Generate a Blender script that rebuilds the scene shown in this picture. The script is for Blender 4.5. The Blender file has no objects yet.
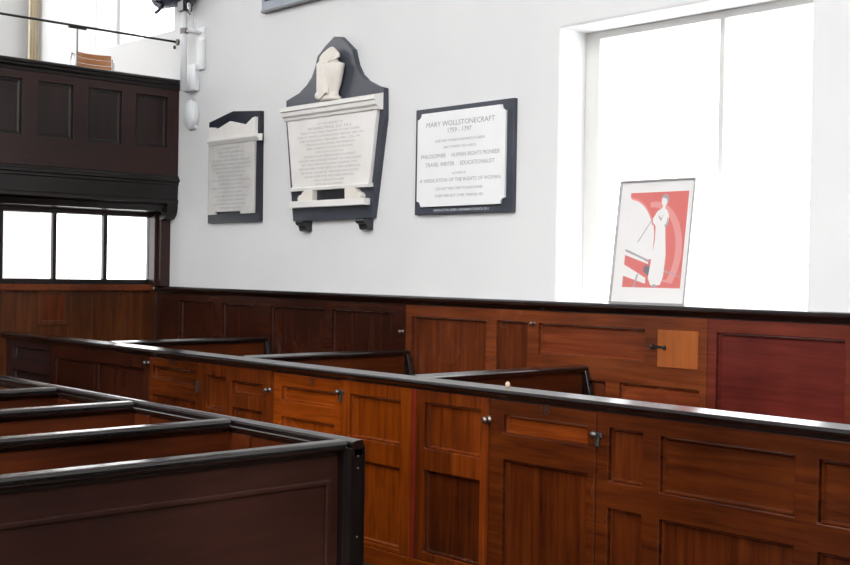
import bpy, bmesh, math, random
from mathutils import Vector, Matrix
random.seed(7)
S = bpy.context.scene
C = S.collection

# ------------------------------------------------------------------ materials
def new_mat(name):
    m = bpy.data.materials.new(name); m.use_nodes = True
    nt = m.node_tree; b = nt.nodes['Principled BSDF']
    return m, nt, b

def plain(name, col, rough=.5, metal=0., spec=.5):
    m, nt, b = new_mat(name)
    b.inputs['Base Color'].default_value = (*col, 1)
    b.inputs['Roughness'].default_value = rough
    b.inputs['Metallic'].default_value = metal
    b.inputs['Specular IOR Level'].default_value = spec
    return m

def wood(name, dark, mid, light, grain='z', rough=.22, coat=.0, spec=.32, bump=.03, big=1.3):
    """stained, polished wood: streaky grain along one world axis, broad tone drift"""
    m, nt, b = new_mat(name); N = nt.nodes; L = nt.links
    geo = N.new('ShaderNodeNewGeometry')
    mp = N.new('ShaderNodeMapping')
    sc = {'z': (17, 17, 1.1), 'x': (1.1, 17, 17), 'y': (17, 1.1, 17)}[grain]
    mp.inputs['Scale'].default_value = sc
    L.new(geo.outputs['Position'], mp.inputs['Vector'])
    n1 = N.new('ShaderNodeTexNoise'); n1.inputs['Scale'].default_value = 1.6
    n1.inputs['Detail'].default_value = 7; n1.inputs['Roughness'].default_value = .62; n1.inputs['Distortion'].default_value = .5
    L.new(mp.outputs['Vector'], n1.inputs['Vector'])
    n2 = N.new('ShaderNodeTexNoise'); n2.inputs['Scale'].default_value = big; n2.inputs['Detail'].default_value = 3
    L.new(geo.outputs['Position'], n2.inputs['Vector'])
    r1 = N.new('ShaderNodeValToRGB'); e = r1.color_ramp.elements
    e[0].position = .30; e[0].color = (*dark, 1); e[1].position = .72; e[1].color = (*light, 1)
    k = r1.color_ramp.elements.new(.5); k.color = (*mid, 1)
    L.new(n1.outputs['Fac'], r1.inputs['Fac'])
    r2 = N.new('ShaderNodeValToRGB'); e = r2.color_ramp.elements
    e[0].position = .36; e[0].color = (.62, .60, .60, 1); e[1].position = .64; e[1].color = (1.18, 1.15, 1.1, 1)
    L.new(n2.outputs['Fac'], r2.inputs['Fac'])
    mx = N.new('ShaderNodeMix'); mx.data_type = 'RGBA'; mx.blend_type = 'MULTIPLY'; mx.inputs[0].default_value = 1
    L.new(r1.outputs['Color'], mx.inputs[6]); L.new(r2.outputs['Color'], mx.inputs[7])
    L.new(mx.outputs[2], b.inputs['Base Color'])
    rr = N.new('ShaderNodeMapRange'); rr.inputs['To Min'].default_value = rough - .06; rr.inputs['To Max'].default_value = rough + .12
    L.new(n2.outputs['Fac'], rr.inputs['Value']); L.new(rr.outputs['Result'], b.inputs['Roughness'])
    b.inputs['Specular IOR Level'].default_value = spec
    b.inputs['Coat Weight'].default_value = coat; b.inputs['Coat Roughness'].default_value = .2
    bp = N.new('ShaderNodeBump'); bp.inputs['Strength'].default_value = bump; bp.inputs['Distance'].default_value = .01
    L.new(n1.outputs['Fac'], bp.inputs['Height']); L.new(bp.outputs['Normal'], b.inputs['Normal'])
    return m

def mottled(name, a, c, scale=3., rough=.6, bump=.02, spec=.4, detail=5):
    m, nt, b = new_mat(name); N = nt.nodes; L = nt.links
    geo = N.new('ShaderNodeNewGeometry')
    n = N.new('ShaderNodeTexNoise'); n.inputs['Scale'].default_value = scale; n.inputs['Detail'].default_value = detail
    L.new(geo.outputs['Position'], n.inputs['Vector'])
    r = N.new('ShaderNodeValToRGB'); e = r.color_ramp.elements
    e[0].position = .35; e[0].color = (*a, 1); e[1].position = .66; e[1].color = (*c, 1)
    L.new(n.outputs['Fac'], r.inputs['Fac']); L.new(r.outputs['Color'], b.inputs['Base Color'])
    b.inputs['Roughness'].default_value = rough; b.inputs['Specular IOR Level'].default_value = spec
    bp = N.new('ShaderNodeBump'); bp.inputs['Strength'].default_value = bump; bp.inputs['Distance'].default_value = .02
    L.new(n.outputs['Fac'], bp.inputs['Height']); L.new(bp.outputs['Normal'], b.inputs['Normal'])
    return m

def glass(name, tint=(1, 1, 1), gloss=.06):
    m = bpy.data.materials.new(name); m.use_nodes = True
    nt = m.node_tree; N = nt.nodes; L = nt.links
    for n in list(N): N.remove(n)
    o = N.new('ShaderNodeOutputMaterial'); t = N.new('ShaderNodeBsdfTransparent'); g = N.new('ShaderNodeBsdfGlossy')
    t.inputs['Color'].default_value = (*tint, 1); g.inputs['Roughness'].default_value = .03
    mx = N.new('ShaderNodeMixShader'); mx.inputs[0].default_value = gloss
    L.new(t.outputs[0], mx.inputs[1]); L.new(g.outputs[0], mx.inputs[2]); L.new(mx.outputs[0], o.inputs['Surface'])
    return m

DOOR_V = wood('orange_varnished_upright', (0.1134, 0.0197, 0.0017), (0.1966, 0.0363, 0.0024), (0.2873, 0.0590, 0.0039), 'z')
DOOR_H = wood('orange_varnished_level', (0.1210, 0.0212, 0.0017), (0.2041, 0.0378, 0.0026), (0.2797, 0.0575, 0.0038), 'x')
DEEP_V = wood('deep_and_shaded_upright', (0.0281, 0.0051, 0.0012), (0.0585, 0.0112, 0.0020), (0.0935, 0.0196, 0.0031), 'z')
DEEP_H = wood('deep_varnished_level', (0.0304, 0.0056, 0.0014), (0.0608, 0.0122, 0.0021), (0.0912, 0.0196, 0.0031), 'x')
WAIN_V = wood('wainscot_upright_grain', (0.0504, 0.0108, 0.0036), (0.0936, 0.0202, 0.0058), (0.1440, 0.0338, 0.0086), 'z')
WAIN_H = wood('wainscot_level_grain', (0.0902, 0.0205, 0.0066), (0.1394, 0.0328, 0.0098), (0.1886, 0.0476, 0.0131), 'x')
DARKW_V = wood('dark_wainscot_upright', (0.0179, 0.0044, 0.0024), (0.0327, 0.0077, 0.0035), (0.0506, 0.0131, 0.0051), 'z')  # darker wood for the left wainscot and one pew front
DARKW_H = wood('dark_wainscot_level', (0.0179, 0.0044, 0.0024), (0.0327, 0.0077, 0.0035), (0.0506, 0.0131, 0.0051), 'x')
MID_V = wood('mid_varnished_upright', (0.0495, 0.0092, 0.0016), (0.0924, 0.0175, 0.0022), (0.1419, 0.0290, 0.0034), 'z')
TOP_V = wood('amber_varnished_upright', (.070, .0130, .0023), (.130, .0245, .0032), (.200, .0410, .0049), 'z')
TOP_H = wood('amber_varnished_level', (.070, .0132, .0023), (.128, .0243, .0032), (.190, .0390, .0048), 'x')
MID_H = wood('mid_varnished_level', (0.0528, 0.0099, 0.0016), (0.0957, 0.0181, 0.0023), (0.1386, 0.0284, 0.0034), 'x')
RED = wood('red_stained_wood', (0.0850, 0.0129, 0.0095), (0.1088, 0.0170, 0.0122), (0.1292, 0.0211, 0.0146), 'x', bump=.008)
REDB = wood('red_brown_wood', (.085, .0160, .0095), (.118, .0220, .0125), (.150, .0300, .0160), 'x', bump=.01)
REDM = wood('reddish_wood', (0.1020, 0.0204, 0.0076), (0.1615, 0.0340, 0.0110), (0.2210, 0.0527, 0.0161), 'x')
REDSTILE = wood('red_painted_stile', (.150, .0170, .0080), (.190, .0220, .0100), (.230, .0300, .0120), 'z')
HONEY = wood('honey_wood', (.260, .0720, .0170), (.330, .0930, .0220), (.380, .1120, .0280), 'z', bump=.01)
CAPX = wood('dark_polished_rail_x', (.004, .0024, .0022), (.007, .0040, .0036), (.012, .0065, .0055), 'x', rough=.17, spec=.55, coat=.6, bump=.006)
CAPY = wood('dark_polished_rail_y', (.004, .0024, .0022), (.007, .0040, .0036), (.012, .0065, .0055), 'y', rough=.17, spec=.55, coat=.6, bump=.006)
MAHOG = wood('dull_mahogany', (0.0231, 0.0078, 0.0054), (0.0313, 0.0105, 0.0073), (0.0394, 0.0136, 0.0095), 'y', rough=.32, bump=.02)
MAHOG_V = wood('dull_mahogany_upright', (0.0190, 0.0065, 0.0045), (0.0258, 0.0088, 0.0061), (0.0340, 0.0119, 0.0082), 'z', rough=.32, bump=.02)
GAL = wood('gallery_dark_wood', (.020, .0085, .0080), (.028, .0118, .0108), (.036, .0150, .0138), 'y', rough=.30, bump=.02)
GAL_P = wood('gallery_panel_wood', (.015, .0080, .0080), (.021, .0108, .0105), (.028, .0140, .0135), 'z', rough=.30, bump=.02)
GAL_D = wood('gallery_black_moulding', (.0050, .0034, .0034), (.0080, .0052, .0050), (.0120, .0072, .0068), 'y', rough=.28, spec=.4, bump=.01)
BOARD = wood('boarded_brown_wood', (.040, .0110, .0032), (.075, .0210, .0056), (.115, .0350, .0090), 'z', rough=.3)
POSTW = wood('black_stained_post', (.0050, .0032, .0030), (.0080, .0050, .0046), (.0120, .0072, .0064), 'z', rough=.5, spec=.06, bump=.02)
PASSAGE = wood('pew_inner_wood', (0.0375, 0.0071, 0.0018), (0.0675, 0.0135, 0.0027), (0.1050, 0.0225, 0.0042), 'y', rough=.3)
PASSAGE_V = wood('pew_end_wood', (0.0375, 0.0071, 0.0018), (0.0675, 0.0135, 0.0027), (0.1050, 0.0225, 0.0042), 'z', rough=.3)

PLASTER = mottled('white_plaster', (.735, .740, .745), (.775, .778, .780), 1.2, .85, .015, .2)
CEIL = plain('white_ceiling', (.80, .80, .79), .9)
WHITEP = plain('off_white_gloss_paint', (.64, .635, .62), .4)
FLOORM = wood('dark_floor_boards', (.020, .0120, .0080), (.035, .0200, .0130), (.055, .0320, .0200), 'x', rough=.5)
MARBLE = mottled('white_marble', (.82, .80, .77), (.87, .855, .83), 5, .38, .006)
MARBLE_W = mottled('bright_white_marble', (.84, .85, .86), (.88, .885, .89), 4, .3, .003)
MARBLE_G = mottled('aged_white_marble', (.58, .57, .55), (.66, .65, .63), 7, .5, .01)
MARBLE_C = mottled('cream_marble', (.76, .72, .65), (.84, .80, .74), 6, .42, .008)
SLATE_L = mottled('grey_slate', (.042, .047, .062), (.060, .066, .086), 4, .36, .006, .4)
SLATE = mottled('dark_slate', (.012, .015, .024), (.026, .030, .042), 3, .36, .006, .4)
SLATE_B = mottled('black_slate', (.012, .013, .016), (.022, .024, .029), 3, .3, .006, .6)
BLUEGREY = mottled('blue_grey_slate', (.17, .20, .26), (.24, .27, .33), 6, .35, .005)
INK = plain('engraved_lettering', (.34, .33, .34), .7)
INK_F = plain('faded_lettering', (.46, .445, .435), .7)
INK_W = plain('white_lettering', (.75, .77, .82), .6)
NUMB = plain('black_painted_number', (.010, .008, .007), .5)
BRASS = plain('aged_brass', (.30, .24, .19), .38, 1.)
STEEL = plain('dull_steel', (.17, .16, .155), .42, 1.)
IRON = plain('dark_iron', (.035, .032, .030), .45, .7)
WPAINT = plain('white_painted_metal', (.74, .76, .78), .4)
NAVY = mottled('black_blue_housing', (.018, .024, .045), (.035, .045, .080), 9, .38, .0)
CHROME = plain('chrome', (.62, .60, .60), .15, 1.)
ORANGE = wood('orange_ply', (.36, .150, .055), (.45, .200, .080), (.54, .260, .110), 'y', rough=.4, bump=.01)
CREAM = mottled('cream_curtain', (.74, .64, .47), (.82, .74, .60), 5, .9, .03, .1)
PAPER = plain('white_paper', (.86, .85, .84), .6)
PRED = plain('poster_red', (.72, .17, .155), .6)  # red made paler, window flare put into the print colour
PPINK = plain('poster_pink', (.78, .33, .31), .6)
PGREY = plain('poster_grey', (.16, .15, .18), .6)
PMID = plain('poster_mid_grey', (.42, .40, .42), .6)
SILVER = plain('silver_frame', (.45, .44, .45), .35, .6)
PALEM = plain('pale_cream', (.62, .50, .36), .4)
PANE = glass('clear_glass')
FROST = glass('obscured_glass', (.80, .765, .75), .03)
PICGLASS = glass('picture_glass', (1, 1, 1), .05)

# ------------------------------------------------------------------ mesh tools
class MB:
    def __init__(s): s.v = []; s.f = []; s.m = []
    def add(s, vs, fs, mi=0):
        o = len(s.v); s.v += [tuple(v) for v in vs]
        s.f += [tuple(i + o for i in f) for f in fs]; s.m += [mi] * len(fs)
    def box(s, x0, x1, y0, y1, z0, z1, mi=0):
        s.add([(x0,y0,z0),(x1,y0,z0),(x1,y1,z0),(x0,y1,z0),(x0,y0,z1),(x1,y0,z1),(x1,y1,z1),(x0,y1,z1)],
              [(0,3,2,1),(4,5,6,7),(0,1,5,4),(1,2,6,5),(2,3,7,6),(3,0,4,7)], mi)
    def prism(s, poly, axis, a, b, mi=0):
        """polygon extruded between a and b along an axis. x: poly=(y,z)  y: poly=(x,z)  z: poly=(x,y)"""
        def P(p, t): return {'x': (t, p[0], p[1]), 'y': (p[0], t, p[1]), 'z': (p[0], p[1], t)}[axis]
        n = len(poly)
        s.add([P(p, a) for p in poly] + [P(p, b) for p in poly],
              [tuple(range(n))[::-1], tuple(range(n, 2*n))] + [(i, (i+1) % n, n + (i+1) % n, n + i) for i in range(n)], mi)
    def lathe(s, prof, c, axis='z', seg=24, mi=0, sx=1., sy=1.):
        vs = []; fs = []
        for r, h in prof:
            for k in range(seg):
                t = 2*math.pi*k/seg; a, b = r*math.cos(t)*sx, r*math.sin(t)*sy
                d = {'z': (a, b, h), 'y': (a, h, b), 'x': (h, a, b)}[axis]
                vs.append((c[0]+d[0], c[1]+d[1], c[2]+d[2]))
        n = len(prof)
        for j in range(n-1):
            for k in range(seg):
                fs.append((j*seg+k, j*seg+(k+1) % seg, (j+1)*seg+(k+1) % seg, (j+1)*seg+k))
        fs.append(tuple(range(seg))[::-1]); fs.append(tuple((n-1)*seg+k for k in range(seg)))
        s.add(vs, fs, mi)
    def tube(s, pts, r, seg=10, mi=0):
        pts = [Vector(p) for p in pts]; vs = []; fs = []; n = len(pts)
        for i, p in enumerate(pts):
            d = (pts[min(i+1, n-1)] - pts[max(i-1, 0)]).normalized()
            u = d.cross(Vector((0, 0, 1)) if abs(d.z) < .9 else Vector((1, 0, 0))).normalized(); w = d.cross(u)
            for k in range(seg):
                t = 2*math.pi*k/seg; vs.append(p + u*(r*math.cos(t)) + w*(r*math.sin(t)))
        for j in range(n-1):
            for k in range(seg):
                fs.append((j*seg+k, j*seg+(k+1) % seg, (j+1)*seg+(k+1) % seg, (j+1)*seg+k))
        fs.append(tuple(range(seg))[::-1]); fs.append(tuple((n-1)*seg+k for k in range(seg)))
        s.add(vs, fs, mi)
    def ball(s, c, rx, ry, rz, seg=16, ring=10, mi=0):
        prof = [(max(math.sin(math.pi*j/ring), .02), -math.cos(math.pi*j/ring)) for j in range(ring+1)]
        o = len(s.v); s.lathe(prof, (0, 0, 0), 'z', seg, mi)
        for i in range(o, len(s.v)):
            x, y, z = s.v[i]; s.v[i] = (c[0]+x*rx, c[1]+y*ry, c[2]+z*rz)
    def build(s, name, mats, parent=None, bevel=0., smooth=False, seg=2):
        if not isinstance(mats, (list, tuple)): mats = [mats]
        off = world_loc(parent)
        me = bpy.data.meshes.new(name)
        me.from_pydata([(x-off[0], y-off[1], z-off[2]) for x, y, z in s.v], [], s.f)
        for p, mi in zip(me.polygons, s.m): p.material_index = mi; p.use_smooth = smooth
        for m in mats: me.materials.append(m)
        bm = bmesh.new(); bm.from_mesh(me)
        bmesh.ops.recalc_face_normals(bm, faces=bm.faces); bm.to_mesh(me); bm.free()
        o = bpy.data.objects.new(name, me); C.objects.link(o)
        if parent: o.parent = parent
        if bevel:
            b = o.modifiers.new('bevel', 'BEVEL'); b.width = bevel; b.segments = seg; b.limit_method = 'ANGLE'; b.angle_limit = math.radians(35)
        return o

def world_loc(o):
    v = Vector((0, 0, 0))
    while o: v += o.location; o = o.parent
    return v

def thing(name, label, cat, loc, group=None):
    o = bpy.data.objects.new(name, None); C.objects.link(o); o.location = loc; o.empty_display_size = .1
    o['label'] = label; o['category'] = cat
    if group: o['group'] = group
    return o

def tag(o, label, cat, group=None):
    o['label'] = label; o['category'] = cat
    if group: o['group'] = group
    return o

def structure(o, label, cat):
    o['kind'] = 'structure'; o['label'] = label; o['category'] = cat
    return o

def root(name, label, cat, loc):
    o = bpy.data.objects.new(name, None); C.objects.link(o); o.location = loc; o.empty_display_size = .1
    return structure(o, label, cat)

def grid(mb, axis, front, thick, u0, u1, z0, z1, holes, mi=0):
    """a slab with rectangular holes, one clean shell. axis 'x': runs along x, faces -y. axis 'y': runs along y, faces +x"""
    us = sorted({u0, u1} | {h[0] for h in holes} | {h[1] for h in holes}); us = [u for u in us if u0 <= u <= u1]
    zs = sorted({z0, z1} | {h[2] for h in holes} | {h[3] for h in holes}); zs = [z for z in zs if z0 <= z <= z1]
    def P(u, d, z): return (u, front+d, z) if axis == 'x' else (front-d, u, z)
    def solid(i, j):
        if not (0 <= i < len(us)-1 and 0 <= j < len(zs)-1): return False
        cu, cz = (us[i]+us[i+1])/2, (zs[j]+zs[j+1])/2
        return not any(h[0] < cu < h[1] and h[2] < cz < h[3] for h in holes)
    idx = {}; vs = []; fs = []
    def V(i, j, k):
        if (i, j, k) not in idx: idx[(i, j, k)] = len(vs); vs.append(P(us[i], k*thick, zs[j]))
        return idx[(i, j, k)]
    for i in range(len(us)-1):
        for j in range(len(zs)-1):
            if not solid(i, j): continue
            fs.append((V(i,j,0), V(i+1,j,0), V(i+1,j+1,0), V(i,j+1,0)))
            fs.append((V(i,j,1), V(i,j+1,1), V(i+1,j+1,1), V(i+1,j,1)))
            if not solid(i-1, j): fs.append((V(i,j,0), V(i,j+1,0), V(i,j+1,1), V(i,j,1)))
            if not solid(i+1, j): fs.append((V(i+1,j,0), V(i+1,j,1), V(i+1,j+1,1), V(i+1,j+1,0)))
            if not solid(i, j-1): fs.append((V(i,j,0), V(i,j,1), V(i+1,j,1), V(i+1,j,0)))
            if not solid(i, j+1): fs.append((V(i,j+1,0), V(i+1,j+1,0), V(i+1,j+1,1), V(i,j+1,1)))
    mb.add(vs, fs, mi)

def panel_mesh(mb, axis, front, h, d0=.018, d1=.032, slope=.014, back=.042, mi=0, mc=0, gap=.005):
    """a sunk panel with a sloping moulding all round"""
    def P(u, d, z): return (u, front+d, z) if axis == 'x' else (front-d, u, z)
    u0, u1, z0, z1 = h[0]+gap, h[1]-gap, h[2]+gap*.3, h[3]-gap
    def ring(d, i): return [P(u0+i, d, z0+i), P(u1-i, d, z0+i), P(u1-i, d, z1-i), P(u0+i, d, z1-i)]
    vs = ring(d0, 0) + ring(d0, slope*.45) + ring(d1, slope) + ring(back, 0)
    fs = []
    for a, b in ((0, 4), (4, 8)):
        for k in range(4): fs.append((a+k, a+(k+1) % 4, b+(k+1) % 4, b+k))
    for k in range(4): fs.append((k, 12+k, 12+(k+1) % 4, (k+1) % 4))
    fs.append((15, 14, 13, 12))
    mb.add(vs, fs, mi)
    o = len(mb.v) - 16; mb.f.append((o+8, o+9, o+10, o+11)); mb.m.append(mc)

def panelled(name, parent, axis, front, thick, u0, u1, z0, z1, holes, fm, pm, bevel=.0055, **kw):
    mb = MB(); grid(mb, axis, front, thick, u0, u1, z0, z1, holes)
    fr = mb.build(name, fm, parent, bevel)
    for i, h in enumerate(holes):
        p = MB(); panel_mesh(p, axis, front, h, **kw)
        p.build('panel', pm[i] if isinstance(pm, list) else pm, fr)
    return fr

def crown(a, b, zt, drop, n=9, p=1.9):
    """rounded top between a and b, highest in the middle"""
    return [(a+(b-a)*k/n, zt - drop*abs(2*k/n-1)**p) for k in range(n+1)]

def cap_profile(w, zt, zb):
    """moulded capping in (across, z); 0 is the show face line, grows away from it"""
    return [(-.036, zt-.026), (-.034, zt-.019), (-.028, zt-.012), (.000, zt-.008), (w-.022, zt), (w-.006, zt-.002), (w, zt-.008)] + [(w+.001, zt-.028), (w-.014, zt-.036), (w-.020, zb), (-.004, zb), (-.010, zb+.010), (-.022, zt-.040), (-.034, zt-.034)]

def text_verts(s, height, width=None):
    cu = bpy.data.curves.new('t', 'FONT'); cu.body = s; cu.size = 1; cu.resolution_u = 2
    cu.align_x = 'CENTER'; cu.align_y = 'CENTER'; cu.fill_mode = 'FRONT' if hasattr(cu, 'fill_mode') else 'BOTH'
    o = bpy.data.objects.new('t', cu); C.objects.link(o)
    bpy.context.view_layer.update()
    me = o.evaluated_get(bpy.context.evaluated_depsgraph_get()).to_mesh()
    vs = [v.co.copy() for v in me.vertices]; fs = [tuple(p.vertices) for p in me.polygons]
    o.evaluated_get(bpy.context.evaluated_depsgraph_get()).to_mesh_clear()
    bpy.data.objects.remove(o); bpy.data.curves.remove(cu)
    x0, x1 = min(v.x for v in vs), max(v.x for v in vs)
    k = height/.70
    kx = width/(x1-x0) if width else k
    return [((v.x-(x0+x1)/2)*kx, (v.y)*k) for v in vs], fs

def letter(mb, s, cx, cz, y, height, width=None, mi=0):
    vs, fs = text_verts(s, height, width)
    mb.add([(cx+x, y, cz+z) for x, z in vs], fs, mi)

# ------------------------------------------------------------------ the room shell
FY = 6.0        # plaster face of the long wall
m = MB(); m.box(-14.6, 6, -8, 6.5, -.12, 0); structure(m.build('floor', FLOORM), 'dark boarded chapel floor', 'floor')
m = MB()
for a, b, c, d in ((-14.6, -7.2, -8, 6.5), (5.5, 6.3, -8, 6.5), (-7.2, 5.5, -8, -7.4), (-7.2, 5.5, 1.9, 6.5)): m.box(a, b, c, d, 6.2, 6.5)  # roof opening added so steep daylight falls on the pew fronts
structure(m.build('ceiling', CEIL), 'white ceiling with an added opening over the middle to let daylight in', 'ceiling')
m = MB(); grid(m, 'x', FY, .5, -14.1, 6, 0, 6.2, [(-5.224, -3.405, 1.50, 3.308), (-11.70, -10.13, 3.972, 5.75), (-14.05, -10.345, .95, 2.48)])
structure(m.build('wall_right', PLASTER, None, .014, seg=3), 'long white plastered wall with the memorial tablets and the tall window', 'wall')
m = MB(); grid(m, 'y', -13.2, .3, -8, 6.0, 0, 6.2, [(.2, 2.6, 3.2, 5.8), (3.0, 5.55, 3.2, 5.8), (3.2, 6.0, .95, 2.48)])
structure(m.build('wall_back', PLASTER), 'white plastered wall behind the gallery', 'wall')

m = MB(); grid(m, 'x', -8.0, .3, -13.5, 6, 0, 6.2, [(-5.2, -1.8, 2.3, 5.9), (-.6, 2.8, 2.3, 5.9)])
structure(m.build('wall_left', PLASTER), 'opposite white wall with its row of tall windows', 'wall')
m = MB(); grid(m, 'y', 6.0, .3, -7.7, 6.0, 0, 6.2, [(-5.6, -2.6, 2.6, 5.6)])
structure(m.build('wall_front', PLASTER), 'white wall behind the viewer with tall windows', 'wall')

m = MB(); grid(m, 'x', -7.70, .04, -13.1, 6, 0, 1.5, []); structure(m.build('trim_4', DARKW_V), 'unseen dark wainscot added along the opposite wall to darken reflections', 'wainscot')  # added out of view to keep low reflections in the wood dark
m = MB(); grid(m, 'y', 5.70, .04, -7.6, 5.9, 0, 1.5, []); structure(m.build('trim_5', DARKW_V), 'unseen dark wainscot added behind the viewer to darken reflections', 'wainscot')  # unseen, put in to darken what the polished wood reflects

# main window
w = root('window_1', 'tall bright window in a deep white reveal', 'window', (-4.31, 6.28, 1.5))
m = MB(); grid(m, 'x', 6.265, .035, -5.224, -3.405, 1.50, 3.308, [(-5.105, -4.172, 1.508, 3.258), (-4.135, -3.44, 1.508, 3.258)])
m.build('window_frame', WHITEP, w, .006)
for a, b in ((-5.105, -4.172), (-4.135, -3.44)):
    m = MB(); m.box(a, b, 6.292, 6.296, 1.508, 3.258); m.build('pane', PANE, w)
m = MB(); m.box(-5.224, -3.405, 5.985, 6.265, 1.485, 1.503); m.build('window_sill', WHITEP, w, .004)
# gallery window
w = root('window_2', 'bright window above the gallery, behind the white pole', 'window', (-10.9, 6.25, 3.97))
m = MB(); grid(m, 'x', 6.25, .06, -11.70, -10.13, 3.972, 5.75, [(-11.65, -10.18, 4.0, 5.70)])
m.build('window_frame', WHITEP, w, .006)
for a, b in ((-11.65, -10.18),):
    m = MB(); m.box(a, b, 6.275, 6.279, 4.0, 5.70); m.build('pane', PANE, w)

# ---- wainscot on the long wall
WY = 5.955
holes = [(-9.87, -9.31, .2, 1.372), (-9.15, -8.65, .2, 1.368), (-8.41, -7.65, .2, 1.368), (-7.555, -6.81, .2, 1.368),
         (-6.596, -5.82, .2, 1.350), (-5.72, -5.43, .2, 1.356), (-5.333, -4.46, 1.15, 1.352), (-4.65, -4.06, .2, 1.010),
         (-5.333, -4.76, .2, 1.010), (-3.95, -3.15, .2, 1.355), (-2.95, -2.15, .2, 1.355), (-1.95, -1.15, .2, 1.355), (-.95, .9, .2, 1.355), (1.2, 3.0, .2, 1.355)]
pms = [DARKW_V]*4 + [WAIN_V]*2 + [REDM, REDM, WAIN_V, RED, RED, WAIN_V, WAIN_V, WAIN_V]
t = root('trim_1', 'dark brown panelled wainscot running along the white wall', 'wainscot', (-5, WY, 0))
panelled('panelling', t, 'x', WY, .045, -10.36, -6.66, 0, 1.440, holes[:4], DARKW_H, pms[:4])
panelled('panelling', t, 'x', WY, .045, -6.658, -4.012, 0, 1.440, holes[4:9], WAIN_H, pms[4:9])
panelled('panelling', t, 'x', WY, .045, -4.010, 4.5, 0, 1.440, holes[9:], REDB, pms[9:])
prof = [(WY-.034, 1.498), (WY-.040, 1.490), (WY-.040, 1.478), (WY-.028, 1.470), (WY-.020, 1.458), (WY-.004, 1.440), (WY-.004, 1.435), (6.0, 1.435), (6.0, 1.502), (WY-.028, 1.502)]
m = MB(); m.prism(prof, 'x', -10.36, 4.5); m.build('capping', CAPX, t)
m = MB(); m.box(-4.362, -4.072, WY-.006, WY+.004, 1.130, 1.356)
cd = m.build('cupboard_door', HONEY, t, .003); cd['label'] = 'small honey coloured flush cupboard door'
m = MB(); m.box(-4.405, -4.315, WY-.014, WY-.004, 1.243, 1.257); m.ball((-4.398, WY-.016, 1.25), .014, .012, .016, 10, 6); m.ball((-4.305, WY-.016, 1.25), .013, .012, .014, 10, 6)
m.build('latch', IRON, cd)
for x, z in ((-6.692, 1.232), (-5.374, 1.351)):
    m = MB(); m.lathe([(.014, 0), (.014, -.004), (.006, -.006), (.006, -.022), (.013, -.026), (.013, -.034), (.004, -.038)], (x, WY, z), 'y', 12)
    m.build('hook', BRASS, t, 0, True)

# ---- end wall under the gallery: boarding, glazed screen, post
EX = -10.3
t = root('trim_2', 'vertical brown boarding below the bright glazed screen', 'panelling', (EX, 3, 0))
m = MB(); n = 62; y = -.6
while y < 5.945:
    y1 = min(y+.105, 5.95); m.box(EX-.03, EX - random.choice((0, .002, .004)), y+.0015, y1-.0015, 0, 1.46); y = y1
m.build('boarding', BOARD, t)
m = MB(); grid(m, 'y', EX+.014, .013, 4.745, 5.045, 1.14, 1.455, [(4.785, 5.005, 1.185, 1.425)])
h = m.build('hatch', BOARD, t, .003)
m = MB(); m.box(EX-.001, EX+.004, 4.785, 5.005, 1.185, 1.425); m.build('panel', WAIN_V, h)
m = MB(); m.box(EX-.02, EX+.035, -.6, 5.90, 1.455, 1.515); m.build('sill_rail', WAIN_H, t, .006)
t = root('window_3', 'three bright obscured panes in the dark screen under the gallery', 'window', (EX, 4, 1.5))
ys = [(.55+.515*k, .55+.515*k+.475) for k in range(7)]
ys = [(1.83, 2.31), (2.35, 2.83), (2.87, 3.35), (3.39, 3.87), (4.42, 4.885), (4.922, 5.388), (5.428, 5.862)]
m = MB(); grid(m, 'y', EX, .05, -.6, 5.90, 1.515, 2.30, [(a, b, 1.562, 2.160) for a, b in ys]); m.build('window_frame', GAL_D, t, .005)
for i, (a, b) in enumerate(ys):
    m = MB(); m.box(EX-.028, EX-.024, a, b, 1.562, 2.160); m.build('pane', FROST if i == 4 else PANE, t)
m = MB(); m.box(EX-.06, -10.13, 5.895, 6.0, 1.503, 2.32); m.box(EX-.03, -10.19, 5.865, 5.90, 1.515, 2.32)
structure(m.build('trim_3', GAL, None, .006), 'dark brown post in the corner under the gallery', 'post')

# ------------------------------------------------------------------ gallery
GX = -10.0
g = thing('gallery', 'dark panelled wooden gallery front overhanging the glazed screen', 'gallery', (GX, 3, 2.2))
ph = [(5.54-.4775*k, 5.54-.4775*k+.335, 2.815, 3.295) for k in range(11)]
panelled('gallery_front', g, 'y', GX, .07, .2, 5.995, 2.525, 3.40, ph, GAL, (GAL_D, GAL_P), .004, d0=.030, d1=.036, slope=.03, back=.05, mc=1, gap=.0)
capp = [(GX+.045, 3.466), (GX+.055, 3.458), (GX+.055, 3.440), (GX+.042, 3.432), (GX+.036, 3.412), (GX+.018, 3.398), (GX+.010, 3.372), (GX-.002, 3.368), (GX-.11, 3.368), (GX-.11, 3.470)]
def prism_y(mb, prof, a, b, mi=0):     # profile in (x, z) swept along y
    mb.prism(prof, 'y', a, b, mi)
m = MB(); prism_y(m, capp, .2, 5.995); m.build('capping', GAL_D, g)
corn = [(GX-.002, 2.56), (GX+.012, 2.55), (GX+.018, 2.530), (GX+.034, 2.524), (GX+.034, 2.500), (GX+.014, 2.492), (GX+.014, 2.470), (GX+.004, 2.462),
        (GX-.002, 2.330), (GX+.010, 2.322), (GX+.010, 2.292), (GX-.030, 2.270), (GX-.045, 2.215), (GX-.30, 2.205), (GX-.30, 2.56)]
m = MB(); prism_y(m, corn, .2, 5.995); m.build('cornice', GAL_D, g)
m = MB(); m.box(GX-.305, GX-.262, .2, 5.895, 2.165, 2.207); m.build('head_rail', GAL, g, .004)
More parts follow.
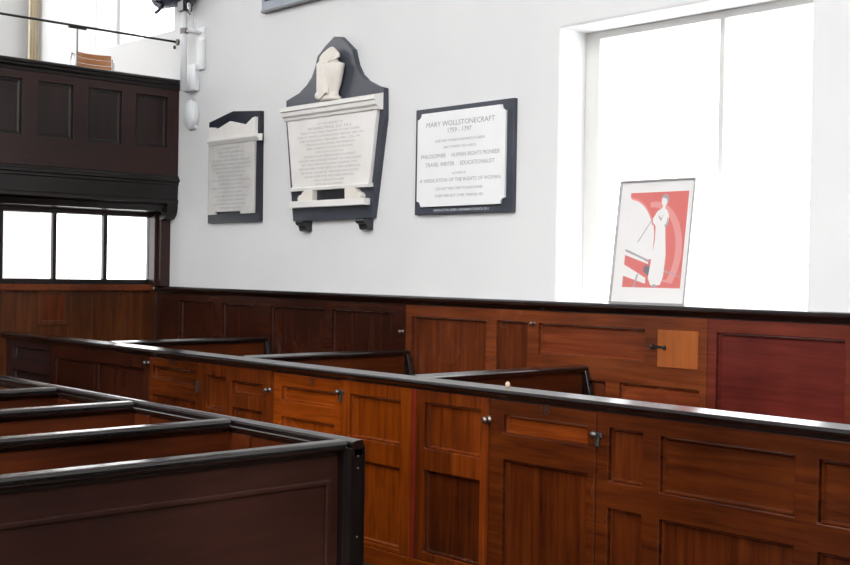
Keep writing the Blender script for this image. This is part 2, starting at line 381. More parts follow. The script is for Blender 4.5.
prof = [(GX+.005, 2.30)] + [(GX+.004-.03*(1-math.cos(k*.35)), 2.25-.018*k) for k in range(5)] + [(GX-.06, 2.145), (GX-.13, 2.135), (GX-.13, 2.30)]
m = MB(); prism_y(m, prof, 5.88, 5.995)
m.lathe([(.034, 5.862), (.034, 5.885)], (GX-.045, 0, 2.235), 'y', 16)
m.build('corbel', GAL_D, g, .003)
m = MB(); m.box(-13.18, GX-.07, .2, 5.995, 2.58, 2.70); structure(m.build('floor', GAL), 'dark boarded gallery floor', 'floor')

h = thing('handrail', 'thin dark metal handrail on a slim post above the gallery front', 'handrail', (GX-.04, 4.97, 3.47))
m = MB(); m.tube([(GX-.04, .2, 3.838), (GX-.04, 5.97, 3.838)], .011); m.build('rail', IRON, h, 0, True)
for y in (4.965, 3.1, 1.3):
    m = MB(); m.tube([(GX-.04, y, 3.468), (GX-.04, y, 3.815)], .008); m.lathe([(.03, 3.466), (.03, 3.474)], (GX-.04, y, 0), 'z', 14); m.build('post', STEEL, h, 0, False)
    m = MB(); m.box(GX-.056, GX-.024, y-.085, y+.085, 3.812, 3.828); m.build('saddle', IRON, h, .004)
m = MB(); m.lathe([(.03, 5.985), (.03, 5.998)], (GX-.04, 0, 3.838), 'y', 14); m.tube([(GX-.04, 5.96, 3.80), (GX-.04, 5.96, 3.77)], .012); m.build('wall_flange', IRON, h)

# chair on the gallery: ply slats on a bent tube frame
ch = thing('chair', 'orange plywood chair with a chrome frame behind the gallery front', 'chair', (-10.62, 5.33, 2.70))
for dz in (0, .052, .104, .156, .208):
    m = MB(); a = []; b = []
    for k in range(13):
        u = -1+k/6; y = 5.360+u*.180; x = -10.47 - .055*(1-u*u) - .10*dz
        a.append((x, y)); b.append((x-.014, y))
    m.prism(a + b[::-1], 'z', 3.445+dz, 3.445+dz+.047)
    m.build('back_slat', ORANGE, ch, .002)
m = MB()
for s in (-1, 1):
    m2 = MB(); yy = 5.360+s*.190
    m2.tube([(-10.80, yy+s*.01, 2.70), (-10.77, yy, 3.10), (-10.50, yy, 3.17), (-10.455, yy, 3.35), (-10.47, yy, 3.62), (-10.485, yy, 3.66)], .011)
    m2.build('frame_side', CHROME, ch, 0, True)
    m2 = MB(); m2.tube([(-10.36, yy+s*.02, 2.70), (-10.40, yy, 3.12), (-10.52, yy, 3.155)], .011); m2.build('leg', CHROME, ch, 0, True)
m2 = MB(); m2.tube([(-10.44, 5.060, 3.40), (-10.44, 5.095, 3.60), (-10.44, 5.115, 3.665), (-10.44, 5.135, 3.66), (-10.44, 5.150, 3.60), (-10.44, 5.150, 3.40)], .010); m2.build('arm_loop', CHROME, ch, 0, True)
m = MB()
pts = [(-10.50, 3.165), (-10.62, 3.150), (-10.80, 3.155), (-10.92, 3.175), (-10.92, 3.188), (-10.80, 3.170), (-10.62, 3.165), (-10.50, 3.180)]
m.prism(pts, 'y', 5.115, 5.535); m.build('seat', ORANGE, ch, .003)

# curtain at the gallery's far end
m = MB(); a = []; b = []
for k in range(41):
    u = k/40; y = 5.865+.11*u; x = -13.06+.025*math.sin(u*20); a.append((x, y)); b.append((x-.008, y))
m.prism(a + b[::-1], 'z', 2.72, 5.9)
tag(m.build('curtain', CREAM, None, 0, True), 'cream curtain hanging in the far corner of the gallery', 'curtain')

# ---- white pole, stage light, junction box, conduit, oval speaker by the gallery's end
p = thing('pole', 'white vertical pole standing off the wall beside the gallery end', 'pole', (-9.69, 5.85, 3.32))
m = MB(); m.tube([(-9.69, 5.85, 3.325), (-9.69, 5.85, 4.16)], .030, 16); m.build('tube', WPAINT, p, 0, True)
m = MB(); m.box(-9.70, -9.62, 5.85, 6.0, 3.862, 3.886); m.box(-9.66, -9.56, 5.992, 6.0, 3.80, 3.92); m.lathe([(.012, 3.88), (.012, 3.96), (.018, 3.96), (.018, 3.985)], (-9.62, 5.92, 0), 'z', 10); m.build('wall_bracket', WPAINT, p, .003)
m = MB(); m.lathe([(.038, 3.85), (.038, 3.90)], (-9.69, 5.85, 0), 'z', 16); m.build('clamp', STEEL, p)
s = thing('stage_light', 'dark blue-black stage light clamped to the top of the white pole', 'stage light', (-9.80, 5.85, 4.16))
m = MB(); m.lathe([(.09, -.30), (.125, -.28), (.135, -.10), (.135, .12), (.11, .20), (.07, .24), (.05, .25)], (-9.83, 5.85, 4.265), 'x', 24); m.build('housing', NAVY, s, 0, True)
m = MB(); m.box(-9.98, -9.94, 5.70, 6.0, 4.155, 4.175); m.box(-9.98, -9.94, 5.70, 5.715, 4.16, 4.40); m.box(-9.98, -9.94, 5.985, 5.998, 4.16, 4.40); m.build('yoke', IRON, s, .003)
m = MB(); m.box(-9.73, -9.63, 5.80, 5.90, 4.055, 4.16); m.lathe([(.014, -9.63), (.014, -9.55)], (0, 5.85, 4.10), 'x', 10); m.build('clamp', SLATE_B, s, .006)
m = MB(); m.tube([(-9.60, 5.83, 4.13), (-9.53, 5.80, 4.09), (-9.52, 5.80, 4.03), (-9.55, 5.82, 4.01)], .016); m.build('wing_bolt', CHROME, s, 0, True)
m = MB(); m.tube([(-9.98, 5.80, 4.16), (-10.02, 5.77, 4.10), (-10.06, 5.76, 4.085)], .016); m.build('tilt_handle', NAVY, s, 0, True)
m = MB(); m.box(-9.845, -9.640, 5.945, 5.999, 3.335, 3.585)
jb = tag(m.build('junction_box', WPAINT, None, .012), 'white rectangular box on the wall behind the white pole', 'junction box')
m = MB(); m.box(-9.645, -9.545, 5.965, 5.999, 3.52, 3.80)
tag(m.build('conduit', WPAINT, None, .01), 'short white vertical conduit on the wall right of the pole', 'conduit')
sp = thing('speaker', 'white oval wall speaker below the white pole', 'speaker', (-9.765, 5.95, 3.12))
m = MB(); m.ball((-9.735, 5.965, 3.12), .112, .06, .140, 28, 14); m.build('shell', WPAINT, sp, 0, True)
m = MB(); m.box(-9.80, -9.67, 5.975, 5.999, 2.985, 3.10); m.build('back_plate', WPAINT, sp, .004)

# ------------------------------------------------------------------ memorial tablets
# 1: small tablet with pedimented marble
t = thing('memorial_tablet', 'smallest memorial tablet, narrow aged marble with a pointed top on black slate', 'memorial', (-9.03, 6, 2.09))
m = MB(); m.prism([(-9.415, 2.093), (-8.590, 2.095), (-8.598, 3.055), (-9.030, 3.088), (-9.415, 3.018)], 'y', 5.960, 5.999); m.build('backing', SLATE, t, .004)
m = MB(); m.prism([(-9.372, 2.168), (-9.25, 2.168), (-9.25, 2.192), (-8.85, 2.192), (-8.85, 2.168), (-8.648, 2.168), (-8.648, 2.80), (-9.372, 2.80)], 'y', 5.935, 5.9595); m.build('inscribed_slab', MARBLE_G, t, .003)
m = MB(); m.prism([(-9.360, 2.85), (-8.628, 2.85), (-8.628, 3.004), (-8.67, 2.998), (-8.775, 2.945), (-9.020, 2.995), (-9.225, 2.940), (-9.28, 2.958), (-9.360, 2.964)], 'y', 5.925, 5.9595); m.build('pediment', MARBLE, t, .004)
m = MB(); m.prism([(5.9595, 2.796), (5.925, 2.796), (5.912, 2.815), (5.902, 2.828), (5.902, 2.850), (5.9595, 2.855)], 'x', -9.362, -8.560); m.build('ledge', MARBLE, t, .002)
L1 = ['IN MEMORY OF', 'ANNA LETITIA BARBAULD,', 'DAUGHTER OF JOHN AIKIN, D.D.', 'AND WIFE OF THE REV. ROCHEMONT BARBAULD,', 'FORMERLY THE RESPECTED MINISTER OF THIS CONGREGATION.',
      'SHE WAS BORN AT KIBWORTH, IN LEICESTERSHIRE, 20 JUNE 1743,', 'AND DIED AT STOKE NEWINGTON, 9 MARCH 1825.', 'ENDOWED BY THE GIVER OF ALL GOOD', 'WITH WIT, GENIUS, POETIC TALENT, AND A VIGOROUS UNDERSTANDING,',
      'SHE EMPLOYED THESE HIGH GIFTS', 'IN PROMOTING THE CAUSE OF HUMANITY, PEACE, AND JUSTICE,', 'OF CIVIL AND RELIGIOUS LIBERTY,', 'OF PURE, ARDENT, AND AFFECTIONATE DEVOTION.', 'LET THE YOUNG, NURTURED BY HER WRITINGS',
      'IN THE PURE SPIRIT OF CHRISTIAN MORALITY;', 'THIS MONUMENT WAS PLACED HERE']
W1 = [.26, .42, .40, .60, .62, .60, .46, .40, .62, .36, .60, .40, .52, .44, .50, .34]
m = MB()
for i, (s_, w_) in enumerate(zip(L1, W1)):
    m = MB(); letter(m, s_, -9.01, 2.755-.0355*i, 5.9335, .016, w_); m.build('inscription_line', INK, t)

# 2: large monument with a draped urn
t = thing('memorial_tablet', 'largest memorial, curved slate backing with a draped urn above its tapering tablet', 'memorial', (-7.6, 6, 2.0))
sil = [(-8.087, 2.085), (-7.065, 2.091), (-6.942, 2.852), (-6.948, 3.085), (-7.043, 3.112), (-7.164, 3.165), (-7.240, 3.225), (-7.290, 3.30), (-7.320, 3.375), (-7.335, 3.425),
       (-7.490, 3.545), (-7.574, 3.557), (-7.683, 3.499), (-7.790, 3.425), (-7.819, 3.341), (-7.860, 3.265), (-7.930, 3.205), (-8.030, 3.150), (-8.212, 3.101), (-8.205, 2.905)]
m = MB(); m.prism(sil, 'y', 5.95, 5.999); m.build('backing', SLATE_L, t, .004)
m = MB(); m.prism([(-8.055, 2.345), (-7.070, 2.345), (-6.985, 2.93), (-8.145, 2.93)], 'y', 5.915, 5.949); m.build('inscribed_slab', MARBLE, t, .003)
m = MB(); m.prism([(5.949, 2.330), (5.900, 2.330), (5.896, 2.352), (5.915, 2.362), (5.949, 2.362)], 'x', -8.065, -7.055); m.build('base_moulding', MARBLE, t)
m = MB(); m.prism([(5.949, 2.918), (5.900, 2.918), (5.892, 2.940), (5.872, 2.952), (5.868, 2.985), (5.853, 2.990), (5.853, 3.022), (5.949, 3.048)], 'x', -8.165, -6.950); m.build('cornice', MARBLE, t, .002)
m = MB(); m.box(-8.055, -7.085, 5.885, 5.949, 2.192, 2.245); m.build('plinth', MARBLE, t, .003)
for s_, cx in ((1, -7.855), (-1, -7.245)):
    prof = [(cx-s_*.10, 2.245), (cx-s_*.105, 2.27), (cx-s_*.085, 2.292), (cx-s_*.055, 2.30), (cx-s_*.035, 2.32), (cx-s_*.015, 2.33), (cx+s_*.10, 2.33), (cx+s_*.095, 2.245)]
    m = MB(); m.prism(prof, 'y', 5.895, 5.949); m.build('console', MARBLE_C, t, .006)
m = MB(); m.box(-7.735, -7.36, 5.944, 5.9495, 2.245, 2.33); m.build('dark_slab', SLATE_B, t)  # black slab filling the gap between the consoles
for cx in (-7.935, -7.155):
    prof = [(5.999, 2.085), (5.905, 2.085), (5.895, 2.070), (5.905, 2.050), (5.925, 2.045), (5.935, 2.025), (5.940, 2.005), (5.960, 1.998), (5.999, 2.0)]
    m = MB(); m.prism(prof, 'x', cx-.05, cx+.05); m.build('corbel', SLATE_B, t, .004)
m = MB(); m.lathe([(.112, 3.035), (.112, 3.058), (.092, 3.068), (.080, 3.088), (.086, 3.11), (.104, 3.15), (.122, 3.21), (.136, 3.275), (.142, 3.305), (.142, 3.318), (.128, 3.324), (.085, 3.336), (.066, 3.36), (.070, 3.39), (.060, 3.42), (.03, 3.442), (.005, 3.445)], (-7.535, 5.900, 0), 'z', 32, 0, 1., .5)
u = m.build('urn', MARBLE_C, t, 0, True); u['label'] = 'cream marble urn draped with cloth'
m = MB(); vs = []; fs = []
NU, NV = 26, 34                         # cloth over the urn's crown, falling down its left side in folds
for j in range(NV+1):
    v = j/NV; z = 3.462 - .395*v
    hood = math.sin(min(v/.26 + .12, 1)*math.pi/2)
    a0, a1 = math.radians(175), math.radians(175 + (215 if v < .22 else 215 - 105*min((v-.22)/.10, 1)))
    for i in range(NU+1):
        q = i/NU; a = a0 + (a1-a0)*q
        lf = max(0, -math.cos(a)); rr = hood*(.086 + .064*lf*min(1, .55+v)) if v < .30 else (.098 + .052*lf) + .03*max(0, .45-v)
        f = 1 + .07*math.sin(q*21 + v*3)*min(1, v*3)
        bot = .02*math.sin(q*9)*v
        vs.append((-7.535 + rr*f*math.cos(a)*1.04, 5.90 + rr*f*math.sin(a)*.58, z + bot))
for j in range(NV):
    for i in range(NU): k = j*(NU+1)+i; fs.append((k, k+1, k+NU+2, k+NU+1))
m.add(vs, fs); m.ball((-7.655, 5.872, 3.082), .048, .03, .034, 14, 8); d = m.build('drapery', MARBLE_C, u, 0, True)
sd = d.modifiers.new('thick', 'SOLIDIFY'); sd.thickness = .008
L2 = [('TO THE MEMORY OF', .34, .022), ('RICHARD PRICE, D.D. F.R.S.', .58, .026), ('TWENTY-SIX YEARS MINISTER OF THIS CHAPEL;', .80, .020), ('BORN AT TYNTON, GLAMORGANSHIRE, FEBRUARY 23RD 1723;', .88, .020), ('DIED AT HACKNEY, MIDDLESEX, APRIL 19TH 1791.', .82, .020),
      ('THEOLOGIAN, PHILOSOPHER, MATHEMATICIAN;', .66, .020), ('FRIEND TO FREEDOM AS TO VIRTUE; BROTHER OF MAN;', .62, .020), ('LOVER OF TRUTH AS THE SON OF GOD;', .38, .020), ('HIS EMINENT TALENTS WERE MATCHED BY HIS INTEGRITY,', .70, .020),
      ('SIMPLICITY, AND GOODNESS OF HEART; HIS MORAL DIGNITY', .84, .020), ('BY HIS PROFOUND HUMILITY.', .74, .020), ('FEW HAVE BEEN MORE USEFUL IN THEIR GENERATION,', .82, .020), ('OR MORE VALUED BY THE WISE AND GOOD;', .78, .020), ('NONE MORE PURE AND DISINTERESTED.', .66, .020), ('HONOURED BE HIS NAME!', .40, .020), ('IMITATED HIS EXAMPLE!', .36, .020)]
m = MB()
for i, (s_, w_, h_) in enumerate(L2): 
    m = MB(); letter(m, s_, -7.565, 2.862-.0325*i, 5.9135, h_*.82, w_*.97); m.build('inscription_line', INK_F, t)

# 3: rectangular slate with a white plate, notched corners
t = thing('memorial_tablet', 'nearly square memorial, bright white notched plate on grey slate with name and dates', 'memorial', (-6.1, 6, 2.1))
m = MB(); m.box(-6.590, -5.596, 5.962, 5.999, 2.103, 2.880); m.build('backing', SLATE_L, t, .004)
x0, x1, z0, z1, r = -6.548, -5.655, 2.158, 2.842, .042
pl = []
for cx, cz, a0 in ((x0, z0, 90), (x1, z0, 180), (x1, z1, 270), (x0, z1, 360)):
    pl += [(cx + r*math.cos(math.radians(a0-90*k/6)), cz + r*math.sin(math.radians(a0-90*k/6))) for k in range(7)]
m = MB(); m.prism(pl, 'y', 5.941, 5.9615); m.build('inscribed_plate', MARBLE_W, t, .002)
L3 = [('MARY WOLLSTONECRAFT', .695, 2.752, .036), ('1759 - 1797', .24, 2.700, .034), ('LIVED AND WORKED IN NEWINGTON GREEN', .50, 2.630, .018), ('AND ATTENDED THIS CHURCH', .33, 2.582, .018),
      ('PHILOSOPHER  \u00b7  HUMAN RIGHTS PIONEER', .80, 2.522, .029), ('TRAVEL WRITER  \u00b7  EDUCATIONALIST', .70, 2.460, .029), ('AUTHOR OF', .14, 2.392, .017), ('A VINDICATION OF THE RIGHTS OF WOMAN', .82, 2.345, .026),
      ('I DO NOT WISH THEM TO HAVE POWER', .48, 2.283, .019), ('OVER MEN BUT OVER THEMSELVES', .49, 2.232, .019)]
m = MB()
for s_, w_, z_, h_ in L3:
    m = MB(); letter(m, s_, -6.102, z_, 5.9398, h_, w_); m.build('inscription_line', INK, t)
m = MB(); letter(m, 'NEWINGTON GREEN UNITARIAN CHURCH 2011', -6.10, 2.130, 5.9608, .017, .56); m.build('footnote', INK_W, t)

# 4: framed slate cut by the top of the photo
t = thing('memorial_tablet', 'blue-grey tablet in a black frame high on the wall, cut by the photo top', 'memorial', (-7.9, 6, 3.9))
m = MB(); grid(m, 'x', 5.945, .054, -8.585, -7.285, 3.905, 4.80, [(-8.545, -7.325, 3.985, 4.76)]); m.build('frame', BLUEGREY, t, .004)
m = MB(); m.box(-8.545, -7.325, 5.965, 5.999, 3.985, 4.76); m.build('slate_panel', SLATE, t)
m = MB(); m.box(-8.59, -7.28, 5.940, 5.999, 3.893, 3.912); m.build('lower_edge', SLATE_B, t, .002)

# ------------------------------------------------------------------ framed poster leaning in the window
ps = thing('framed_poster', 'framed red poster of a woman in white leaning in the window', 'poster', (-4.49, 6.0, 1.503))
ps.rotation_euler = (-math.radians(7.5), 0, 0)
PW, PH = .575, .785
def build_local(mb, name, mat, parent, bevel=0):
    o = bpy.data.objects.new(name, bpy.data.meshes.new(name)); me = o.data
    me.from_pydata(mb.v, [], mb.f); me.materials.append(mat) if not isinstance(mat, list) else [me.materials.append(q) for q in mat]
    for p_, mi in zip(me.polygons, mb.m): p_.material_index = mi
    bm = bmesh.new(); bm.from_mesh(me); bmesh.ops.recalc_face_normals(bm, faces=bm.faces); bm.to_mesh(me); bm.free()
    C.objects.link(o); o.parent = parent
    if bevel: b = o.modifiers.new('bevel', 'BEVEL'); b.width = bevel; b.segments = 2
    return o
m = MB(); grid(m, 'x', -.012, .024, -PW/2, PW/2, 0, PH, [(-PW/2+.012, PW/2-.012, .012, PH-.012)]); build_local(m, 'frame', SILVER, ps, .002)
m = MB(); m.box(-PW/2+.012, PW/2-.012, .002, .010, .012, PH-.012); build_local(m, 'mount', PAPER, ps)
m = MB()
U0, U1, V0, V1 = -.200, .238, .105, .705
def flat(poly, mi, d):
    m.add([(U0+(U1-U0)*x, d, V1-(V1-V0)*z) for x, z in poly], [tuple(range(len(poly)))], mi)
def arc(cx, cz, rx, rz, a0, a1, n=24):
    return [(min(max(cx+rx*math.cos(math.radians(a0+(a1-a0)*k/n)), 0), 1), min(max(cz-rz*math.sin(math.radians(a0+(a1-a0)*k/n)), 0), 1)) for k in range(n+1)]
flat([(0, 0), (1, 0), (1, 1), (0, 1)], 0, .0015)
flat(arc(.45, .62, .52, .52, -40, 100) + [(.45, .9)], 1, .0013)                 # paler sweep behind her
flat(arc(.42, .62, .44, .46, -40, 100) + [(.42, .9)], 0, .00125)
flat([(0, .02)] + arc(-.02, .50, .50, .45, 88, 0) + [(.48, .70), (.30, .72), (0, .60)], 2, .0012)
flat(arc(-.02, .50, .50, .45, 85, 20) + arc(-.02, .50, .475, .43, 20, 85), 1, .0011)
flat([(0, .595), (.44, .715), (.44, .735), (0, .62)], 4, .0010)
flat([(0, .62), (.42, .735), (.42, .755), (0, .66)], 2, .0010)
flat([(0, .76), (.40, .90), (.40, .96), (0, .88)], 2, .0010)
flat([(.55, .80), (.98, .885), (.98, .875), (.55, .785)], 4, .0009)
flat([(.24, .86), (.27, .86), (.22, 1), (.19, 1)], 4, .0009)
flat([(.36, .77), (.44, .775), (.52, .83), (.50, .885), (.44, .88), (.35, .83)], 3, .0008)
flat([(.20, .52), (.42, .28), (.43, .285), (.21, .53)], 4, .0008)
build_local(m, 'print', [PRED, PPINK, PAPER, PGREY, PMID], ps)
m = MB()          # the printed woman: long white dress, bare arms folded, dark cap of hair
flat([(.50, .20), (.58, .17), (.66, .19), (.70, .25), (.70, .33), (.66, .38), (.68, .50), (.71, .66), (.70, .88), (.66, .97), (.50, .98), (.44, .90), (.47, .70), (.50, .50), (.49, .36), (.44, .32), (.43, .28)], 0, .0006)
flat([(.575, .18), (.63, .18), (.63, .13), (.585, .13)], 0, .0005)
flat([(.605+.052*math.cos(k*math.pi/8), .095+.055*math.sin(k*math.pi/8)) for k in range(16)], 0, .0004)
flat([(.545, .08), (.56, .04), (.61, .02), (.66, .04), (.68, .085), (.66, .12), (.635, .075), (.58, .06)], 1, .0003)
flat([(.68, .26), (.705, .34), (.66, .375), (.635, .35), (.67, .33)], 2, .0003)
flat([(.52, .24), (.57, .28), (.62, .22), (.60, .25), (.575, .31), (.53, .27)], 2, .0003)
flat([(.50, .98), (.56, .96), (.62, .985), (.55, .995)], 2, .0003)
build_local(m, 'figure', [PAPER, PMID, PMID], ps)
m = MB(); m.box(-PW/2+.012, PW/2-.012, -.0035, -.0015, .012, PH-.012); build_local(m, 'picture_glass', PICGLASS, ps)

# ------------------------------------------------------------------ far block of box pews (aisle front at y = 4.43)
PY, PT = 4.43, .045
ZB, ZF, ZT = .10, 1.038, 1.10
def rail_x(parent, a, b):
    m = MB(); m.prism([(PY+d, z) for d, z in cap_profile(.074, ZT, ZF)], 'x', a, b); m.build('top_rail', CAPX, parent)
def knob(parent, x, z, y=PY, mat=STEEL, r=.016):
    m = MB(); m.lathe([(r*1.1, 0), (r*1.1, -.004), (r*.45, -.006), (r*.42, -.018), (r*.9, -.022), (r, -.032), (r*.7, -.040), (r*.1, -.042)], (x, y, z), 'y', 16)
    m.build('knob', mat, parent, 0, True)
def latch(parent, x, z):
    m = MB(); m.box(x-.030, x+.030, PY-.012, PY-.001, z-.012, z+.012); m.ball((x-.004, PY-.026, z+.004), .021, .018, .016, 12, 8); m.box(x-.008, x+.014, PY-.014, PY-.001, z-.055, z-.005)
    m.build('latch', STEEL, parent, .003)
def number(parent, s_, x, z, h_=.050):
    m = MB(); letter(m, s_, x, z, PY-.0015, h_); m.build('door_number', NUMB, parent)
def partition(parent, x):
    m = MB(); m.box(x-.018, x+.018, PY+.050, 5.953, 0, 1.060); pt = m.build('partition', PASSAGE, parent)
    m = MB(); m.prism([(x-.036, 1.060), (x+.036, 1.060), (x+.040, 1.078)] + [(x+.040, 1.086), (x+.034, 1.093), (x-.030, 1.103), (x-.038, 1.096)] + [(x-.040, 1.078)], 'y', PY+.076, 5.953); m.build('capping', CAPY, pt)
    m = MB(); m.prism([(x-.03, .10), (x-.03, 1.07), (x+.045, 1.07), (x+.115, .82), (x+.115, .10)], 'y', 5.915, 5.953); m.build('wall_batten', CAPY, pt, .004)
def bench(parent, a, b):
    m = MB(); m.box(a, b, 5.55, 5.945, .42, .455); m.box(a, b, 5.58, 5.61, 0, .42); m.build('bench_seat', PASSAGE, parent, .004)
def base(parent, a, b):
    m = MB(); m.box(a, b, PY-.006, PY+.05, 0, .10); m.build('plinth', DOOR_H, parent, .004)

GRP = 'box pews along the window wall'
# pew with door 18
p = thing('box_pew', 'box pew whose door is numbered 18, below the poster and the window', 'pew', (-3.4, PY, 0), GRP)
fr = panelled('front_panelling', p, 'x', PY, PT, -4.858, -4.302, ZB, ZF, [(-4.79, -4.36, .718, .968), (-4.79, -4.36, .15, .598)], TOP_V, [TOP_V, DEEP_V])  # lower panel in darker wood: shade near the floor put into the colour
m = MB(); m.box(-4.893, -4.858, PY-.003, PY+PT, ZB, ZF); st = m.build('hanging_stile', REDSTILE, p, .003); st['label'] = 'red tinted narrow stile'
d = panelled('door', p, 'x', PY+.002, PT-.006, -4.296, -3.594, ZB+.01, ZF-.006, [(-4.197, -3.647, .866, .960), (-4.197, -3.647, .15, .730)], DEEP_H, [TOP_H, DEEP_V])  # lighter top panel, darker lower one: shading painted in by wood tone
number(d, '18', -3.914, 1.010); latch(d, -3.580, .926); knob(p, -4.300, .924, PY, BRASS, .019)
panelled('front_panelling', p, 'x', PY, PT, -3.588, -1.50, ZB, ZF, [(-3.515, -3.320, .716, .966), (-3.222, -2.553, .704, .958), (-2.447, -1.70, .695, .952),
         (-3.515, -3.320, .15, .588), (-3.222, -2.553, .15, .583), (-2.447, -1.70, .15, .578)], DEEP_H, [DEEP_V, DEEP_H, DEEP_H, DEEP_V, DEEP_V, DEEP_V])
rail_x(p, -4.893, -3.592); rail_x(p, -3.590, -1.50); base(p, -4.893, -1.50); bench(p, -4.90, -1.50)
m = MB(); m.ball((-4.22, PY+.055, 1.108), .013, .013, .016, 12, 8); m.build('pale_ball', PALEM, p, 0, True)  # small pale ball on top of the rail
# pew with door 19
p = thing('box_pew', 'box pew whose door is numbered 19, left of the pew numbered 18', 'pew', (-5.8, PY, 0), GRP)
d = panelled('door', p, 'x', PY+.002, PT-.006, -6.205, -5.528, ZB+.01, ZF-.006, [(-6.120, -5.582, .862, .950), (-6.120, -5.582, .15, .758)], DOOR_H, [DOOR_H, DOOR_V])
number(d, '19', -5.80, 1.000); latch(d, -5.518, .962);
panelled('front_panelling', p, 'x', PY, PT, -5.522, -4.897, ZB, ZF, [(-5.440, -4.990, .708, .958), (-5.440, -4.990, .124, .580)], DOOR_V, DOOR_V)
rail_x(p, -6.20, -4.895); base(p, -6.205, -4.897); partition(p, -4.935); bench(p, -6.19, -4.97)
# pew with door 20
p = thing('box_pew', 'box pew whose door is numbered 20, third pew from the right along the wall', 'pew', (-7.6, PY, 0), GRP)
panelled('front_panelling', p, 'x', PY, PT, -9.365, -7.760, ZB, ZF, [(-9.311, -8.612, .15, .932), (-8.580, -7.812, .15, .936)], DARKW_V, DARKW_V)
d = panelled('door', p, 'x', PY+.002, PT-.006, -7.755, -7.098, ZB+.01, ZF-.006, [(-7.708, -7.115, .882, .968), (-7.708, -7.115, .15, .762)], MID_H, [MID_H, MID_V])
number(d, '20', -7.42, 1.008)
m = MB(); m.box(-7.103, -7.073, PY-.010, PY-.001, .825, .905); m.build('hinge', STEEL, d, .002)
knob(p, -7.765, .985, PY, STEEL, .016)
panelled('front_panelling', p, 'x', PY, PT, -7.092, -6.726, ZB, ZF, [(-6.975, -6.752, .735, .953), (-6.975, -6.752, .15, .63)], MID_V, MID_V)
panelled('front_panelling', p, 'x', PY, PT, -6.722, -6.210, ZB, ZF, [(-6.672, -6.326, .858, .940), (-6.672, -6.326, .15, .765)], MID_V, [MID_H, MID_V])
knob(p, -6.245, .914, PY, STEEL)
rail_x(p, -9.365, -7.762); rail_x(p, -7.760, -6.202); base(p, -9.365, -6.21); partition(p, -8.45); partition(p, -6.640); bench(p, -8.41, -6.68)
# last pew, dark front
p = thing('box_pew', 'dark fronted box pew at the far end of the row, nearest the glazed screen', 'pew', (-9.8, PY, 0), GRP)
panelled('front_panelling', p, 'x', PY+.03, PT, -10.298, -9.372, ZB, ZF, [(-10.16, -9.47, .86, .975), (-10.16, -9.47, .15, .765)], GAL, GAL_P)
m = MB(); m.box(-10.298, -9.372, PY+.026, PY+.08, 0, .10); m.build('plinth', GAL, p, .004)
rail_x(p, -10.298, -9.367); bench(p, -10.20, -9.40)

# ------------------------------------------------------------------ near block of box pews (aisle end at y = 3.12)
NZ, NF = .98, .935
def near_cap_y(parent, x, a, b):
    prof = [(x+.004, NF-.018), (x+.012, NF-.014), (x+.016, NF-.002), (x+.034, NF+.004), (x+.040, NF+.010), (x+.040, NF+.016), (x+.032, NF+.022)] + [(x+.040, NZ-.014), (x+.038, NZ-.006), (x+.032, NZ-.002), (x+.024, NZ), (x-.024, NZ), (x-.032, NZ-.005), (x-.036, NZ-.014)] + [(x-.060, NF+.020), (x-.060, NF+.008), (x-.049, NF-.004), (x-.049, NF-.018)]
    m = MB(); m.prism(prof, 'y', a, b); m.build('top_rail', CAPY, parent)
def near_cap_x(parent, a, b, y=3.145):
    prof = [(y-.024, NF-.018), (y-.028, NF-.002), (y-.033, NF+.004), (y-.033, NF+.010), (y-.027, NF+.014), (y-.026, NZ-.014), (y-.022, NZ-.005), (y+.004, NZ+.001), (y+.026, NZ+.001), (y+.032, NZ-.008), (y+.042, NF+.014), (y+.042, NF+.006), (y+.024, NF-.018)]
    m = MB(); m.prism(prof, 'x', a, b); m.build('end_rail', CAPX, parent)
GN = 'box pews in the near block'
xs = [-3.86, -4.72, -5.625, -6.515, -7.40]
labs = ['nearest box pew at lower left, its broad mahogany panel edged with a thin moulding', 'second box pew from the front of the near block, left', 'third box pew from the front of the near block, left', 'farthest box pew of the near block at the left picture edge']
Y0 = -1.2
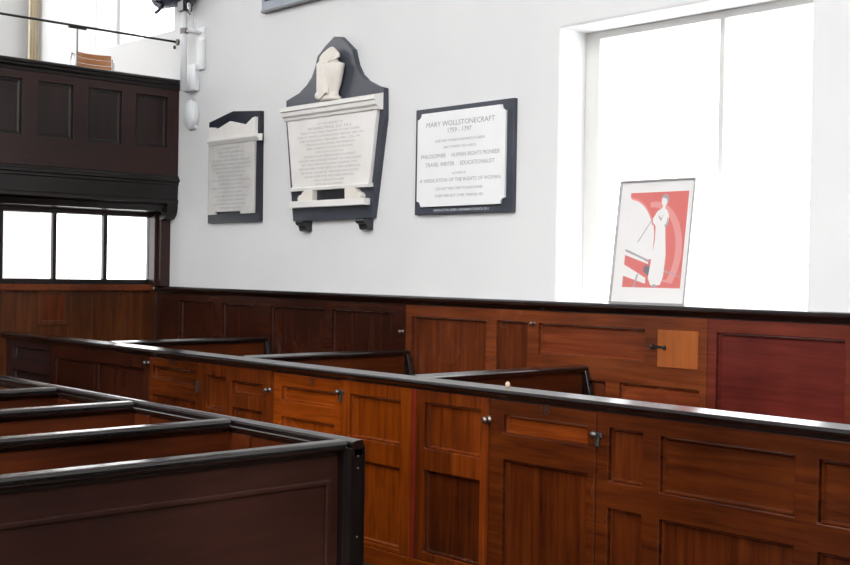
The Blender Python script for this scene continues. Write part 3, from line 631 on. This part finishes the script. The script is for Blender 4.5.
for i in range(4):
    x, xb = xs[i], xs[i+1]
    p = thing('box_pew', labs[i], 'pew', (x, 1.5, 0), GN)
    wm, wv = (MAHOG, MAHOG_V) if i == 0 else (PASSAGE, PASSAGE)
    m = MB(); m.box(x-.045, x, Y0, 3.090 if i == 0 else 3.165, 0, NF-.018); pan = m.build('front_panel', wm, p)
    if i == 0:
        a, b, c, dd, k = Y0+.15, 3.045, .10, .822, .022
        m = MB(); grid(m, 'y', x+.012, .012, a, b, c, dd, [(a+k, b-k, c+k, dd-k)]); m.build('moulding', MAHOG, pan, .005, seg=3)
        m = MB(); m.prism([(x+.002, 3.092), (x+.032, 3.092), (x+.040, 3.105), (x+.052, 3.112), (x+.056, 3.13), (x+.056, 3.175), (x+.045, 3.20), (x-.045, 3.20), (x-.045, 3.092)], 'z', 0, NF+.014); m.build('corner_post', POSTW, p, .006)
        for z in (.915, .865, .58):
            m = MB(); m.ball((x+.055, 3.150, z), .005, .005, .005, 8, 6); m.build('screw_head', STEEL, p)
    else:
        m = MB(); m.box(x+.0005, x+.044, 3.125, 3.165, 0, NF-.018); m.build('corner_post', PASSAGE, p)
    m = MB(); m.box(xb+.045, x-.046, 3.125, 3.165, 0, NF-.018); m.build('end_panel', PASSAGE_V, p)
    m = MB(); m.box(xb+.045, xb+.18, 3.110, 3.1245, 0, NF-.018); m.build('end_stile', PASSAGE, p, .003)
    near_cap_y(p, x, Y0, 3.106); near_cap_x(p, xb+.044, x+(.056 if i == 0 else .042))
    m = MB(); m.box(xb+.052, xb+.36, Y0, 3.08, .41, .445); m.box(xb+.30, xb+.33, Y0, 3.08, 0, .41); m.build('bench_seat', PASSAGE, p, .004)

# ------------------------------------------------------------------ light: overcast daylight from windows and the added roof opening
W = bpy.data.worlds.new('overcast'); S.world = W; W.use_nodes = True
bg = W.node_tree.nodes['Background']; bg.inputs['Color'].default_value = (1, 1, 1, 1); bg.inputs['Strength'].default_value = 3.0

S.view_settings.view_transform = 'Standard'; S.view_settings.look = 'None'; S.view_settings.exposure = .80; S.view_settings.gamma = 1

# ------------------------------------------------------------------ camera
R = [[0.677897, 0.0177507, -0.7349426], [0.7349664, 0.0063949, 0.6780734], [0.0167361, -0.999822, -0.0087111]]
cd = bpy.data.cameras.new('camera'); cam = bpy.data.objects.new('camera', cd); C.objects.link(cam); S.camera = cam
M = Matrix(((R[0][0], -R[0][1], -R[0][2], 0), (R[1][0], -R[1][1], -R[1][2], 0), (R[2][0], -R[2][1], -R[2][2], 1.68), (0, 0, 0, 1)))
cam.matrix_world = M
cd.sensor_width = 36; cd.lens = 50.594; cd.clip_start = .05; cd.clip_end = 100
